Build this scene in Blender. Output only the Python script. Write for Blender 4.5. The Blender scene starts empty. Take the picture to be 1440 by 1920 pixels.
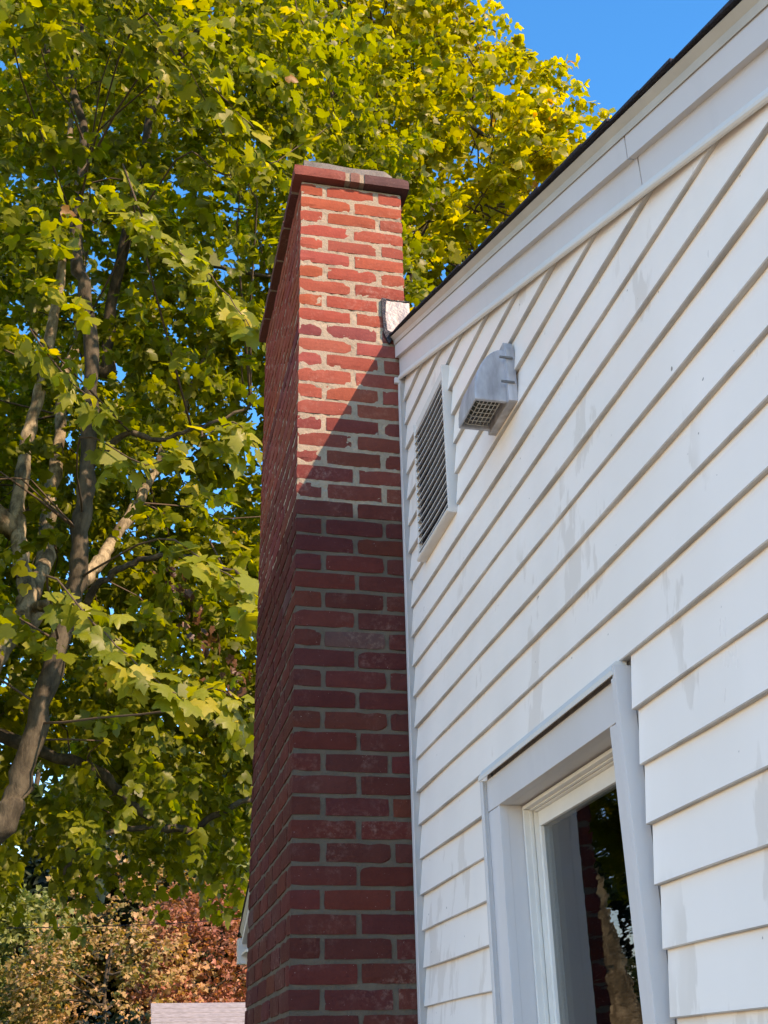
import bpy, math, random
import numpy as np
from mathutils import Vector, Matrix

random.seed(7); rng = np.random.default_rng(11)
scene = bpy.context.scene
COL = scene.collection
GROUND = -1.77                      # lawn level; z = 0 is a mortar joint near the bottom of the view

# ------------------------------------------------------------------ camera
CAM = np.array([-0.4913, -3.4230, -0.1646])
YAW, PITCH, ROLL, FOC = 0.22991, 0.46377, -0.02359, 2117.6   # focal length in 1440x1920 pixels
cf = np.array([math.sin(YAW)*math.cos(PITCH), math.cos(YAW)*math.cos(PITCH), math.sin(PITCH)])
r0 = np.array([math.cos(YAW), -math.sin(YAW), 0.0]); u0 = np.cross(r0, cf)
cr = math.cos(ROLL)*r0 + math.sin(ROLL)*u0
cu = -math.sin(ROLL)*r0 + math.cos(ROLL)*u0
cam_d = bpy.data.cameras.new('camera'); cam = bpy.data.objects.new('camera', cam_d); COL.objects.link(cam)
cam_d.sensor_fit = 'VERTICAL'; cam_d.sensor_height = 24.0; cam_d.lens = FOC/1920*24.0
cam_d.clip_start = 0.05; cam_d.clip_end = 2000
cam.matrix_world = Matrix(((cr[0], cu[0], -cf[0], CAM[0]), (cr[1], cu[1], -cf[1], CAM[1]), (cr[2], cu[2], -cf[2], CAM[2]), (0, 0, 0, 1)))
scene.camera = cam

# ------------------------------------------------------------------ sky, sun, exposure
SUN_EL, SUN_AZ = math.radians(40), math.radians(34.5)      # azimuth from -Y (behind the camera) towards +X (over the house)
SUN = Vector((math.cos(SUN_EL)*math.sin(SUN_AZ), -math.cos(SUN_EL)*math.cos(SUN_AZ), math.sin(SUN_EL)))
world = bpy.data.worlds.new('World'); scene.world = world; world.use_nodes = True
wn = world.node_tree.nodes; wl = world.node_tree.links; wn.clear()
sky = wn.new('ShaderNodeTexSky'); sky.sky_type = 'NISHITA'; sky.sun_disc = False
sky.sun_elevation = SUN_EL; sky.sun_rotation = math.pi + SUN_AZ
sky.air_density = 1.0; sky.dust_density = 0.0; sky.ozone_density = 3.0
bgn = wn.new('ShaderNodeBackground'); bgn.inputs[1].default_value = 0.15
wo = wn.new('ShaderNodeOutputWorld'); hs = wn.new('ShaderNodeHueSaturation'); hs.inputs['Saturation'].default_value = 1.42; wl.new(sky.outputs[0], hs.inputs['Color']); wl.new(hs.outputs[0], bgn.inputs[0]); wl.new(bgn.outputs[0], wo.inputs[0])
sd = bpy.data.lights.new('sun', 'SUN'); sd.energy = 2.25; sd.angle = math.radians(0.53); sd.color = (1.0, 0.96, 0.90)
sun = bpy.data.objects.new('sun', sd); COL.objects.link(sun)
sun.rotation_euler = SUN.to_track_quat('Z', 'Y').to_euler(); sun.location = (8, -12, 14)
vs = scene.view_settings; vs.view_transform = 'Standard'; vs.look = 'None'; vs.gamma = 1; vs.exposure = 1.88
vs.use_curve_mapping = False
vs.use_white_balance = True; vs.white_balance_temperature = 10300; vs.white_balance_tint = 33     # the phone balanced for the shaded wall

# ------------------------------------------------------------------ helpers
def ray(u, v): return cf + cr*(u-720)/FOC - cu*(v-960)/FOC
def at(u, v, Y):
    d = ray(u, v); return CAM + d*(Y-CAM[1])/d[1]
def proj(P):
    d = np.asarray(P) - CAM; w = d@cf
    return 720 + FOC*(d@cr)/w, 960 - FOC*(d@cu)/w, w

def empty(name, loc, label=None, cat=None, group=None):
    o = bpy.data.objects.new(name, None); COL.objects.link(o); o.location = loc; o.empty_display_size = .2
    if label: o['label'] = label; o['category'] = cat
    if group: o['group'] = group
    return o
def origin_of(o):
    v = Vector((0, 0, 0))
    while o is not None:
        v = v + o.location; o = o.parent
    return v
def link(name, mesh, parent=None, mat=None, loc=None, kind=None):
    o = bpy.data.objects.new(name, mesh); COL.objects.link(o)
    if mat is not None and not mesh.materials: mesh.materials.append(mat)
    w = Vector(loc) if loc is not None else Vector((0, 0, 0))
    if parent is not None:
        o.parent = parent; o.location = w - origin_of(parent)
    else: o.location = w
    if kind: o['kind'] = kind
    return o
def tag(o, label, cat, group=None):
    o['label'] = label; o['category'] = cat
    if group: o['group'] = group
    return o

class MB:
    def __init__(s): s.v = []; s.f = []
    def quad(s, *p):
        b = len(s.v); s.v += [tuple(map(float, q)) for q in p]; s.f.append(tuple(range(b, b+len(p)))); return s
    def hexa(s, lo, hi):           # 4 bottom corners, 4 top corners (ccw seen from above)
        b = len(s.v); s.v += [tuple(map(float, q)) for q in list(lo)+list(hi)]
        for f in ((3, 2, 1, 0), (4, 5, 6, 7), (0, 1, 5, 4), (1, 2, 6, 5), (2, 3, 7, 6), (3, 0, 4, 7)):
            s.f.append(tuple(b+i for i in f))
        return s
    def box(s, x0, x1, y0, y1, z0, z1):
        return s.hexa([(x0, y0, z0), (x1, y0, z0), (x1, y1, z0), (x0, y1, z0)], [(x0, y0, z1), (x1, y0, z1), (x1, y1, z1), (x0, y1, z1)])
    def extrude(s, prof, a, b):    # closed profile of points -> functions of the end (a, b map a 2D point to 3D)
        n = len(prof); k = len(s.v)
        s.v += [tuple(map(float, a(p))) for p in prof] + [tuple(map(float, b(p))) for p in prof]
        for i in range(n):
            j = (i+1) % n; s.f.append((k+i, k+j, k+n+j, k+n+i))
        s.f.append(tuple(range(k+n-1, k-1, -1))); s.f.append(tuple(range(k+n, k+2*n)))
        return s
    def tube(s, pts, rad, seg=8, cap=True):
        pts = [np.asarray(p, float) for p in pts]; n = len(pts); k = len(s.v)
        ref = np.array([0.31, 0.83, 0.46])
        for i, p in enumerate(pts):
            t = pts[min(i+1, n-1)] - pts[max(i-1, 0)]; t /= np.linalg.norm(t)+1e-9
            a = np.cross(t, ref); a /= np.linalg.norm(a)+1e-9; b = np.cross(t, a)
            r = rad[i] if hasattr(rad, '__len__') else rad
            for q in range(seg):
                an = 2*math.pi*q/seg; s.v.append(tuple(p + r*(math.cos(an)*a + math.sin(an)*b)))
        for i in range(n-1):
            for q in range(seg):
                w = (q+1) % seg; s.f.append((k+i*seg+q, k+i*seg+w, k+(i+1)*seg+w, k+(i+1)*seg+q))
        if cap:
            s.f.append(tuple(k+q for q in range(seg))); s.f.append(tuple(k+(n-1)*seg+q for q in range(seg-1, -1, -1)))
        return s
    def mesh(s, name, smooth=False, fix=True):
        m = bpy.data.meshes.new(name); m.from_pydata(s.v, [], s.f)
        if fix:
            import bmesh
            bm = bmesh.new(); bm.from_mesh(m); bmesh.ops.recalc_face_normals(bm, faces=bm.faces); bm.to_mesh(m); bm.free()
        if smooth: m.polygons.foreach_set('use_smooth', [True]*len(m.polygons))
        m.update(); return m
    def build(s, name, mat, parent=None, smooth=False, loc=None, kind=None, bevel=0):
        if loc is not None: s.v = [(p[0]-loc[0], p[1]-loc[1], p[2]-loc[2]) for p in s.v]
        m = s.mesh(name, smooth)
        if bevel:
            import bmesh
            bm = bmesh.new(); bm.from_mesh(m)
            bmesh.ops.remove_doubles(bm, verts=bm.verts, dist=1e-5)
            bmesh.ops.bevel(bm, geom=list(bm.edges), offset=bevel, segments=2, affect='EDGES', profile=.7, clamp_overlap=True)
            bm.to_mesh(m); bm.free()
        return link(name, m, parent, mat, loc, kind)

def np_mesh(name, V, T, attr=None, smooth=False):
    """triangles or quads from arrays"""
    m = bpy.data.meshes.new(name); k = T.shape[1]
    m.vertices.add(len(V)); m.vertices.foreach_set('co', np.ascontiguousarray(V, np.float32).ravel())
    m.loops.add(T.size); m.loops.foreach_set('vertex_index', np.ascontiguousarray(T, np.int32).ravel())
    m.polygons.add(len(T)); m.polygons.foreach_set('loop_start', np.arange(0, T.size, k, dtype=np.int32))
    if smooth: m.polygons.foreach_set('use_smooth', np.ones(len(T), bool))
    m.update(calc_edges=True)
    if attr is not None:
        a = m.attributes.new('tint', 'FLOAT', 'FACE'); a.data.foreach_set('value', np.ascontiguousarray(attr, np.float32))
    return m

def vnoise2(x, y, seed=0):
    g = np.random.default_rng(seed).random((257, 257)); xi = np.floor(x).astype(int); yi = np.floor(y).astype(int)
    fx = x-xi; fy = y-yi; fx = fx*fx*(3-2*fx); fy = fy*fy*(3-2*fy); a = xi % 256; b = yi % 256
    return (g[a, b]*(1-fx)+g[a+1, b]*fx)*(1-fy)+(g[a, b+1]*(1-fx)+g[a+1, b+1]*fx)*fy
def vnoise3(P, seed=0):
    g = np.random.default_rng(seed).random((33, 33, 33)); i = np.floor(P).astype(int); f = P-i; f = f*f*(3-2*f); i %= 32
    out = 0
    for dx in (0, 1):
        for dy in (0, 1):
            for dz in (0, 1):
                w = (f[:, 0] if dx else 1-f[:, 0])*(f[:, 1] if dy else 1-f[:, 1])*(f[:, 2] if dz else 1-f[:, 2])
                out = out + w*g[i[:, 0]+dx, i[:, 1]+dy, i[:, 2]+dz]
    return out

# ------------------------------------------------------------------ materials
class NT:
    def __init__(s, name):
        s.m = bpy.data.materials.new(name); s.m.use_nodes = True; s.t = s.m.node_tree; s.t.nodes.clear()
        s.out = s.n('ShaderNodeOutputMaterial')
    def n(s, typ, **kw):
        o = s.t.nodes.new(typ)
        for k, v in kw.items(): setattr(o, k, v)
        return o
    def l(s, a, b): s.t.links.new(a, b)
    def pos(s): return s.n('ShaderNodeNewGeometry').outputs['Position']
    def objc(s): return s.n('ShaderNodeTexCoord').outputs['Object']
    def noise(s, scale, detail=4, rough=.55, vec=None, stretch=None):
        t = s.n('ShaderNodeTexNoise'); t.inputs['Scale'].default_value = scale; t.inputs['Detail'].default_value = detail; t.inputs['Roughness'].default_value = rough
        v = vec if vec is not None else s.pos()
        if stretch:
            mp = s.n('ShaderNodeMapping'); mp.inputs['Scale'].default_value = stretch; s.l(v, mp.inputs['Vector']); v = mp.outputs[0]
        s.l(v, t.inputs['Vector']); return t.outputs['Fac']
    def ramp(s, fac, stops):
        r = s.n('ShaderNodeValToRGB'); e = r.color_ramp.elements
        while len(e) < len(stops): e.new(.5)
        for i, (p, c) in enumerate(stops):
            e[i].position = p; e[i].color = (*c, 1) if len(c) == 3 else c
        s.l(fac, r.inputs[0]); return r.outputs[0]
    def maprange(s, v, a, b, c=0., d=1.):
        r = s.n('ShaderNodeMapRange'); s.l(v, r.inputs[0])
        for i, q in enumerate((a, b, c, d)): r.inputs[i+1].default_value = q
        return r.outputs[0]
    def mix(s, fac, a, b, mode='MIX'):
        x = s.n('ShaderNodeMix', data_type='RGBA', blend_type=mode)
        for i, v in ((0, fac), (6, a), (7, b)):
            if hasattr(v, 'is_linked'): s.l(v, x.inputs[i])
            elif i == 0: x.inputs[0].default_value = v
            else: x.inputs[i].default_value = (*v, 1)
        return x.outputs[2]
    def math(s, op, a, b=None):
        x = s.n('ShaderNodeMath', operation=op)
        for i, v in ((0, a), (1, b)):
            if v is None: continue
            if hasattr(v, 'is_linked'): s.l(v, x.inputs[i])
            else: x.inputs[i].default_value = v
        return x.outputs[0]
    def bump(s, h, strength=.3, dist=.01):
        b = s.n('ShaderNodeBump'); b.inputs['Strength'].default_value = strength; b.inputs['Distance'].default_value = dist
        s.l(h, b.inputs['Height']); return b.outputs[0]
    def bsdf(s, col, rough=.6, spec=.4, metal=0, normal=None, **kw):
        b = s.n('ShaderNodeBsdfPrincipled')
        for k, v in (('Base Color', col), ('Roughness', rough), ('Specular IOR Level', spec), ('Metallic', metal)):
            if hasattr(v, 'is_linked'): s.l(v, b.inputs[k])
            else: b.inputs[k].default_value = (*v, 1) if k == 'Base Color' else v
        if normal is not None: s.l(normal, b.inputs['Normal'])
        s.l(b.outputs[0], s.out.inputs[0]); return b

def mat_brick(name, stuff=False):
    t = NT(name)
    P = t.pos()
    if stuff:
        at_ = t.n('ShaderNodeAttribute', attribute_name='bcol'); base = at_.outputs['Color']
    else:
        oi = t.n('ShaderNodeObjectInfo'); base = oi.outputs['Color']
    n1 = t.noise(14, 5, .6, P); n2 = t.noise(90, 4, .65, P); n3 = t.noise(45, 5, .7, P); n4 = t.noise(5, 3, .5, P)
    c = t.mix(t.maprange(n1, .35, .7, 0, .5), base, t.mix(1.0, base, (.62, .52, .55), 'MULTIPLY'))
    c = t.mix(t.maprange(n2, .5, .75, 0, .45), c, t.mix(1.0, base, (1.35, 1.25, 1.2), 'MULTIPLY'))
    # lime bloom and mortar smears that remain on the faces
    sm = t.math('MULTIPLY', t.maprange(n3, .48, .76, 0, .42), t.maprange(n4, .50, .70, 0, 1))
    c = t.mix(sm, c, (.36, .25, .20))
    pit = t.noise(130, 3, .6, P); c = t.mix(t.maprange(pit, .62, .72, 0, .55), c, t.mix(1., base, (.35, .32, .32), 'MULTIPLY'))
    sp = t.noise(240, 2, .5, P)
    c = t.mix(t.maprange(sp, .735, .78, 0, .7), c, (.5, .47, .43))
    h = t.math('ADD', t.math('MULTIPLY', n2, .6), n1)
    t.bsdf(c, .88, .12, normal=t.bump(h, .6, .004)); return t.m

def mat_mortar(name, col, dark, old=None):
    t = NT(name); n1 = t.noise(9, 5, .6); n2 = t.noise(160, 4, .7); n3 = t.noise(38, 4, .6)
    c = t.mix(t.maprange(n1, .3, .7), dark, col); c = t.mix(t.maprange(n2, .4, .7, 0, .35), c, tuple(x*1.25 for x in col))
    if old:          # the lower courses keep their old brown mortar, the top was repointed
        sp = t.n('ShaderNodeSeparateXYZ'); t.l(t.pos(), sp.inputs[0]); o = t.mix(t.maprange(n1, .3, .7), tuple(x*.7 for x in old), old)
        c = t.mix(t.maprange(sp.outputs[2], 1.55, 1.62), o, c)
    t.bsdf(c, .95, .1, normal=t.bump(t.math('ADD', n2, n3), .8, .004)); return t.m

def mat_vinyl(name, base=(.87, .79, .71), grime=True, rough=.42):
    t = NT(name); P = t.pos()
    c = base
    n1 = t.noise(2.2, 4, .55, P, (1, 1, .55)); n2 = t.noise(6.5, 5, .6, P, (1, 1, .35)); n3 = t.noise(700, 2, .5, P)
    c1 = t.mix(t.maprange(n1, .35, .68, 0, .5), base, tuple(b*k for b, k in zip(base, (.86, .85, .83))))
    if grime:
        # crisp-edged patches where old grime was partly washed off
        pt = t.math('MULTIPLY', t.maprange(n2, .575, .60, 0, 1), t.maprange(n1, .44, .52, 0, .7))
        c1 = t.mix(pt, c1, tuple(b*k for b, k in zip(base, (.78, .75, .72))))
        sp = t.noise(55, 1, .4, P); c1 = t.mix(t.maprange(sp, .80, .83, 0, .8), c1, (.12, .10, .08))
    else:
        c1 = t.mix(t.maprange(n2, .55, .75, 0, .25), c1, tuple(b*.7 for b in base))
    t.bsdf(c1, t.maprange(n2, .3, .7, rough-.06, rough+.1), .45, normal=t.bump(t.math('ADD', t.math('MULTIPLY', n3, .15), n1), .12, .01)); return t.m

def mat_simple(name, col, rough=.6, spec=.4, metal=0, var=.2, scale=30, bump=.2, dist=.004, stretch=None):
    t = NT(name); n = t.noise(scale, 4, .6, stretch=stretch)
    c = t.mix(t.maprange(n, .3, .7), tuple(x*(1-var) for x in col), tuple(min(1, x*(1+var)) for x in col))
    t.bsdf(c, rough, spec, metal, normal=t.bump(n, bump, dist)); return t.m

def mat_leaf(name, stops, transl=.4, single=False, rough=.45):
    t = NT(name)
    if single: f = t.n('ShaderNodeObjectInfo').outputs['Random']
    else: f = t.n('ShaderNodeAttribute', attribute_name='tint').outputs['Fac']
    c = t.ramp(f, stops)
    n = t.noise(60, 3, .6); c = t.mix(t.maprange(n, .35, .7, 0, .35), c, t.mix(1.0, c, (.7, .75, .6), 'MULTIPLY'))
    b = t.bsdf(c, rough, .35)
    tr = t.n('ShaderNodeBsdfTranslucent'); t.l(t.mix(1.0, c, (1.85, 1.8, .5), 'MULTIPLY'), tr.inputs[0])
    mx = t.n('ShaderNodeMixShader'); mx.inputs[0].default_value = transl
    t.l(b.outputs[0], mx.inputs[1]); t.l(tr.outputs[0], mx.inputs[2]); t.l(mx.outputs[0], t.out.inputs[0]); return t.m

def mat_bark(name, a, b, c):
    t = NT(name); n = t.noise(11, 6, .68, None, (1, 1, .45)); n2 = t.noise(40, 5, .65, None, (1, 1, .25))
    col = t.ramp(n, [(.36, a), (.47, b), (.60, c)])
    col = t.mix(t.maprange(n2, .4, .7, 0, .5), col, t.mix(1., col, (.55, .52, .48), 'MULTIPLY'))
    t.bsdf(col, .85, .2, normal=t.bump(t.math('ADD', n, n2), .7, .012)); return t.m

M_BRICK = mat_brick('brick'); M_BRICKS = mat_brick('brick_mass', True)
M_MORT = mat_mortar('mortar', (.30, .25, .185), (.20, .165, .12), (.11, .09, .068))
M_CONC = mat_mortar('crown_concrete', (.20, .185, .165), (.10, .095, .085))
M_VINYL = mat_vinyl('vinyl_siding', rough=.33)
M_LAP = mat_simple('shaded_lap_vinyl', (.42, .408, .385), .6, .3, 0, .25, 25, .2, .004, (1, .3, 1))  # darker vinyl tone that paints in the shade under each lap
M_TRIM = mat_vinyl('white_trim', (.57, .555, .54), False, .38)
M_TRIMC = mat_vinyl('cream_trim', (.64, .62, .57), False, .4)
M_DRIP = mat_simple('drip_edge_metal', (.44, .42, .365), .35, .5, 0, .08, 12, .05)
M_GUT = mat_simple('gutter_aluminium', (.46, .46, .46), .45, .45, 0, .1, 6, .05)
M_VENT = mat_vinyl('vent_plastic', (.62, .595, .55), False, .45)
M_DARK = mat_simple('dark_void', (.012, .009, .009), .9, .1)
M_SHING = mat_simple('asphalt_shingle', (.035, .034, .040), .95, .15, 0, .5, 220, .9, .006)
M_TAR = mat_simple('tar', (.012, .012, .015), .35, .5, 0, .4, 60, 1.0, .02)
M_FLASH = mat_simple('aluminium_flashing', (.19, .187, .185), .5, .5, .15, .3, 14, .5, .02)
M_HOOD = mat_simple('weathered_aluminium', (.36, .36, .37), .5, .5, .3, .34, 26, .25, .004, (1, 1, .35))
M_CAGE = mat_simple('cage_wire', (.48, .46, .40), .55, .4, .3, .2, 60, .1)
M_CAGEIN = mat_simple('hood_inside', (.10, .095, .075), .8, .2)
M_FRAME = mat_simple('window_frame_vinyl', (.64, .63, .58), .4, .45, 0, .06, 8, .05)
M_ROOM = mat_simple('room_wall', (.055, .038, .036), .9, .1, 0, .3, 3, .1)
M_BARK = mat_bark('plane_bark', (.070, .058, .036), (.15, .124, .076), (.33, .28, .18))
M_BARKD = mat_bark('dark_bark', (.034, .030, .020), (.058, .050, .034), (.10, .086, .058))
M_TWIG = mat_simple('twig_bark', (.085, .062, .042), .85, .2)
STOP1 = [(0, (.085, .112, .010)), (.4, (.160, .190, .013)), (.75, (.25, .262, .02)), (.95, (.36, .31, .03)), (1, (.30, .14, .03))]
STOP2 = [(0, (.12, .145, .012)), (.35, (.22, .225, .016)), (.7, (.35, .325, .022)), (.95, (.45, .37, .03)), (1, (.36, .17, .03))]
M_LEAF1 = mat_leaf('plane_leaf', STOP1, .55); M_LEAF1S = mat_leaf('plane_leaf_large', [(0, (.12, .155, .014)), (.5, (.20, .235, .03)), (.85, (.27, .28, .04)), (1, (.38, .33, .04))], .5, True)
M_LEAF2 = mat_leaf('yellowing_leaf', STOP2, .52)
M_LEAFB = mat_leaf('dead_leaf', [(0, (.06, .025, .014)), (1, (.16, .075, .04))], .2)
M_RED = mat_leaf('red_maple_leaf', [(0, (.20, .09, .05)), (.5, (.46, .19, .14)), (1, (.58, .34, .18))], .35)
M_ORA = mat_leaf('orange_maple_leaf', [(0, (.11, .14, .03)), (.35, (.30, .22, .09)), (1, (.58, .34, .20))], .35)
M_GRN = mat_leaf('far_leaf', [(0, (.02, .04, .012)), (.6, (.05, .085, .02)), (1, (.12, .15, .03))], .3)
M_PALE = mat_leaf('pale_leaf', [(0, (.08, .12, .04)), (1, (.26, .30, .11))], .3)
M_EVER = mat_leaf('evergreen_leaf', [(0, (.008, .018, .010)), (1, (.028, .05, .022))], .15)
M_GRASS = mat_simple('lawn_grass', (.10, .10, .035), .95, .1, 0, .4, 40, .8, .03)
M_GROOF = mat_simple('grey_shingle', (.21, .21, .215), .9, .2, 0, .25, 8, .5, .01, (1, 1, 6))
M_WALLW = mat_simple('white_board_wall', (.62, .61, .58), .7, .3, 0, .08, 4, .1)

# ------------------------------------------------------------------ ground
g = MB().quad((-250, -250, GROUND), (250, -250, GROUND), (250, 250, GROUND), (-250, 250, GROUND)).build('lawn', M_GRASS); g['kind'] = 'structure'
M_BOUNCE = mat_simple('bounce_concrete', (.42, .37, .30), .9, .2, 0, .12, 3, .4, .01)
g = MB().box(-9.0, -1.3, -16, 2.2, GROUND-.05, GROUND+.02).build('bounce_paving', M_BOUNCE); g['kind'] = 'structure'  # unseen paving, added to bounce sunlight onto the gable wall

# ------------------------------------------------------------------ brick chimney
H, BL, BW, BH, JT = .0677, .203, .092, .0575, .0098
CW, CD = .4155, 1.115
chim = empty('brick_chimney', (CW/2, CD/2, GROUND), 'tall red brick chimney with corbelled cap against white gable wall', 'chimney')

def brick_variant(seed):
    """a fired brick: uneven arrises, slightly bowed faces, a chipped corner here and there"""
    r = random.Random(seed); nx, ny, nz = 6, 2, 3; idx = {}; V = []; F = []
    def vert(i, j, k):
        if (i, j, k) in idx: return idx[(i, j, k)]
        x, y, z = (i/nx-.5)*BL, (j/ny-.5)*BW, (k/nz-.5)*BH
        on = (i in (0, nx)) + (j in (0, ny)) + (k in (0, nz)); q = .0021 if on == 2 else (.0036 if on == 3 else 0)
        if on >= 2:
            q *= r.uniform(.45, 1.5)
            if r.random() < .07: q *= 1.8
        if i in (0, nx): x -= math.copysign(q*.9, x)
        if j in (0, ny): y -= math.copysign(q*.8, y)
        if k in (0, nz): z -= math.copysign(q*.7, z)
        x += r.uniform(-1, 1)*.0009; y += r.uniform(-1, 1)*.0004; z += r.uniform(-1, 1)*.0008
        idx[(i, j, k)] = len(V); V.append((x, y, z)); return idx[(i, j, k)]
    for a in range(nx):
        for b in range(ny):
            for k, fl in ((0, 1), (nz, 0)):
                f = [vert(a, b, k), vert(a+1, b, k), vert(a+1, b+1, k), vert(a, b+1, k)]; F.append(f[::-1] if fl else f)
        for c in range(nz):
            for jj, fl in ((0, 0), (ny, 1)):
                f = [vert(a, jj, c), vert(a+1, jj, c), vert(a+1, jj, c+1), vert(a, jj, c+1)]; F.append(f[::-1] if fl else f)
    for b in range(ny):
        for c in range(nz):
            for ii, fl in ((0, 1), (nx, 0)):
                f = [vert(ii, b, c), vert(ii, b+1, c), vert(ii, b+1, c+1), vert(ii, b, c+1)]; F.append(f[::-1] if fl else f)
    m = bpy.data.meshes.new('brick'); m.from_pydata(V, [], F); m.materials.append(M_BRICK); m.update(); return m
BV = [brick_variant(i) for i in range(14)]
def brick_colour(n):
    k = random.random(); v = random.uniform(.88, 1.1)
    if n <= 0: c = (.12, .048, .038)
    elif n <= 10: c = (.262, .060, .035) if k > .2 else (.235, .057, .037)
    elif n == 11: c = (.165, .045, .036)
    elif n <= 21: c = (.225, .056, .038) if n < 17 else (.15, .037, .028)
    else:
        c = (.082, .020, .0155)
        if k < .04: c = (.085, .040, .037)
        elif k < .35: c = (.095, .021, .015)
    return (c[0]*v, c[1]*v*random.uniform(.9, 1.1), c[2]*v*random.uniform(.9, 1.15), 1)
stuff = []                       # bricks joined into one mass: (mesh, matrix, colour)
def put_brick(x0, x1, y0, y1, zc, n, single, name='brick', hz=BH, col=None):
    lx, ly = x1-x0, y1-y0; m = random.choice(BV); j = .0012
    ctr = Vector(((x0+x1)/2 + random.uniform(-j, j)*.5, (y0+y1)/2 + random.uniform(-j, j)*.5, zc + random.uniform(-.0012, .0012)))
    along_y = ly > lx
    L, Wd = (ly, lx) if along_y else (lx, ly)
    sc = Matrix.Diagonal((L/BL, Wd/BW, hz/BH, 1))
    rz = (math.pi/2 if along_y else 0) + (math.pi if random.random() < .5 else 0) + random.uniform(-.004, .004)
    mw = Matrix.Translation(ctr) @ Matrix.Rotation(rz, 4, 'Z') @ Matrix.Rotation(random.uniform(-.006, .006), 4, 'Y') @ sc
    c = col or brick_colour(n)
    if single:
        o = bpy.data.objects.new(name, m); COL.objects.link(o); o.parent = chim
        o.matrix_basis = Matrix.Translation(-chim.location) @ mw; o.color = c
    else: stuff.append((m, mw, c))

NB = 71
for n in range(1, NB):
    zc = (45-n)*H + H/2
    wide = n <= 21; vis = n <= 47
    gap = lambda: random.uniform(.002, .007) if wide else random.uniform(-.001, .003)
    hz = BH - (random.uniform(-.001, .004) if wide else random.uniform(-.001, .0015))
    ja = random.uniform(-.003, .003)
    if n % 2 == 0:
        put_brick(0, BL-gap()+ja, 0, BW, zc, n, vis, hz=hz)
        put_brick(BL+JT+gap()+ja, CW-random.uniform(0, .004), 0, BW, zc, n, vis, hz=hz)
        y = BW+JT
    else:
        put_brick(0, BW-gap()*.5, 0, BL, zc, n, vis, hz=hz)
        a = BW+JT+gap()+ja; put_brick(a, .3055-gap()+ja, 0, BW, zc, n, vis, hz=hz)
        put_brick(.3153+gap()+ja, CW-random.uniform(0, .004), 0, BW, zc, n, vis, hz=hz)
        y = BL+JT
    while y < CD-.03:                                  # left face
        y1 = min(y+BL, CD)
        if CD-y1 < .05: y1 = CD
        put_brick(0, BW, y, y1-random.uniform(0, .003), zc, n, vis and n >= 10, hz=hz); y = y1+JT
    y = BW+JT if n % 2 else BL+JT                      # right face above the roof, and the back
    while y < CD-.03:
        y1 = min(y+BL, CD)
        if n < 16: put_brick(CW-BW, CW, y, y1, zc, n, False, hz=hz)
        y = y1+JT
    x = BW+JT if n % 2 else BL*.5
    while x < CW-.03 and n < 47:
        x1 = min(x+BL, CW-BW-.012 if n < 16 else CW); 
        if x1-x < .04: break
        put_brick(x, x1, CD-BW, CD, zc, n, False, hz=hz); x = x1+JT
# projecting cap course
zc = 45*H + .004 + .028; OV = .031
capc = [(.19, .056, .042, 1), (.17, .085, .066, 1), (.085, .045, .042, 1)]
for (a, b, c) in ((-OV, .180, capc[0]), (.197, .236, capc[1]), (.254, CW+.026, capc[2])):
    put_brick(a, b, -OV, .08, zc, 0, True, 'cap_brick', .050, c)
y = .092
while y < CD:
    y1 = min(y+.206, CD+OV); put_brick(-OV, .08, y, y1, zc, 0, True, 'cap_brick', .050); put_brick(CW-.07, CW+.026, y, y1, zc, 0, False, 'cap_brick', .06); y = y1+.01
put_brick(.09, CW-.08, CD-.06, CD+OV, zc, 0, False, 'cap_brick', .06)
# joined remainder
Vs, Fs, Cs = [], [], []
base = 0
for m, mw, c in stuff:
    co = np.empty(len(m.vertices)*3); m.vertices.foreach_get('co', co); co = co.reshape(-1, 3)
    A = np.array(mw); Vs.append(co@A[:3, :3].T + A[:3, 3])
    for pl in m.polygons: Fs.append(tuple(base+i for i in pl.vertices)); Cs.append(c)
    base += len(co)
me = bpy.data.meshes.new('brick_courses'); me.from_pydata(np.vstack(Vs).tolist(), [], Fs)
ca = me.attributes.new('bcol', 'FLOAT_COLOR', 'FACE'); ca.data.foreach_set('color', np.array(Cs, np.float32).ravel())
link('brick_courses', me, chim, M_BRICKS, kind='stuff')

# mortar bed: uneven sheets just behind the brick faces, squeezing out here and there in the repointed top
def mortar_sheet(U0, U1, Z0, Z1, du, dz, fn, seed, amt=1.):
    us = np.arange(U0, U1+du*.5, du); zs = np.arange(Z0, Z1+dz*.5, dz); U, Z = np.meshgrid(us, zs, indexing='ij')
    top = amt*np.clip((Z-1.55)/.12, 0, 1)
    nn = vnoise2(U*55+9, Z*55+200, seed)*.6 + vnoise2(U*150, Z*150+300, seed+1)*.4
    lo = vnoise2(U*9+3, Z*9+60, seed+2)
    d = -.0062 + .0022*nn + top*(.0021 + .0050*(nn-.45) + .0034*(lo-.5))
    d = np.minimum(d, -.0025 + .0003*top)
    V = fn(U, Z, d).reshape(-1, 3); a, b = len(us), len(zs)
    i = np.arange(a-1)[:, None]*b + np.arange(b-1)[None]; i = i.ravel()
    return V, np.stack([i, i+b, i+b+1, i+1], 1)
zt = 45*H-.004
V1, T1 = mortar_sheet(.004, CW-.004, -.30, zt, .0035, .0035, lambda U, Z, d: np.stack([U, -d, Z], -1), 3)
V2, T2 = mortar_sheet(.004, CD-.004, -.30, zt, .007, .0035, lambda U, Z, d: np.stack([-d, U, Z], -1), 8, .25)
mm = np_mesh('mortar_joints', np.vstack([V1, V2]), np.vstack([T1, T2[:, ::-1]+len(V1)]), smooth=True)
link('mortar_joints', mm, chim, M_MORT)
MB().box(.007, CW-.006, .007, CD-.006, GROUND, 45*H+.004).build('mortar_core', M_MORT, chim)
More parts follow.
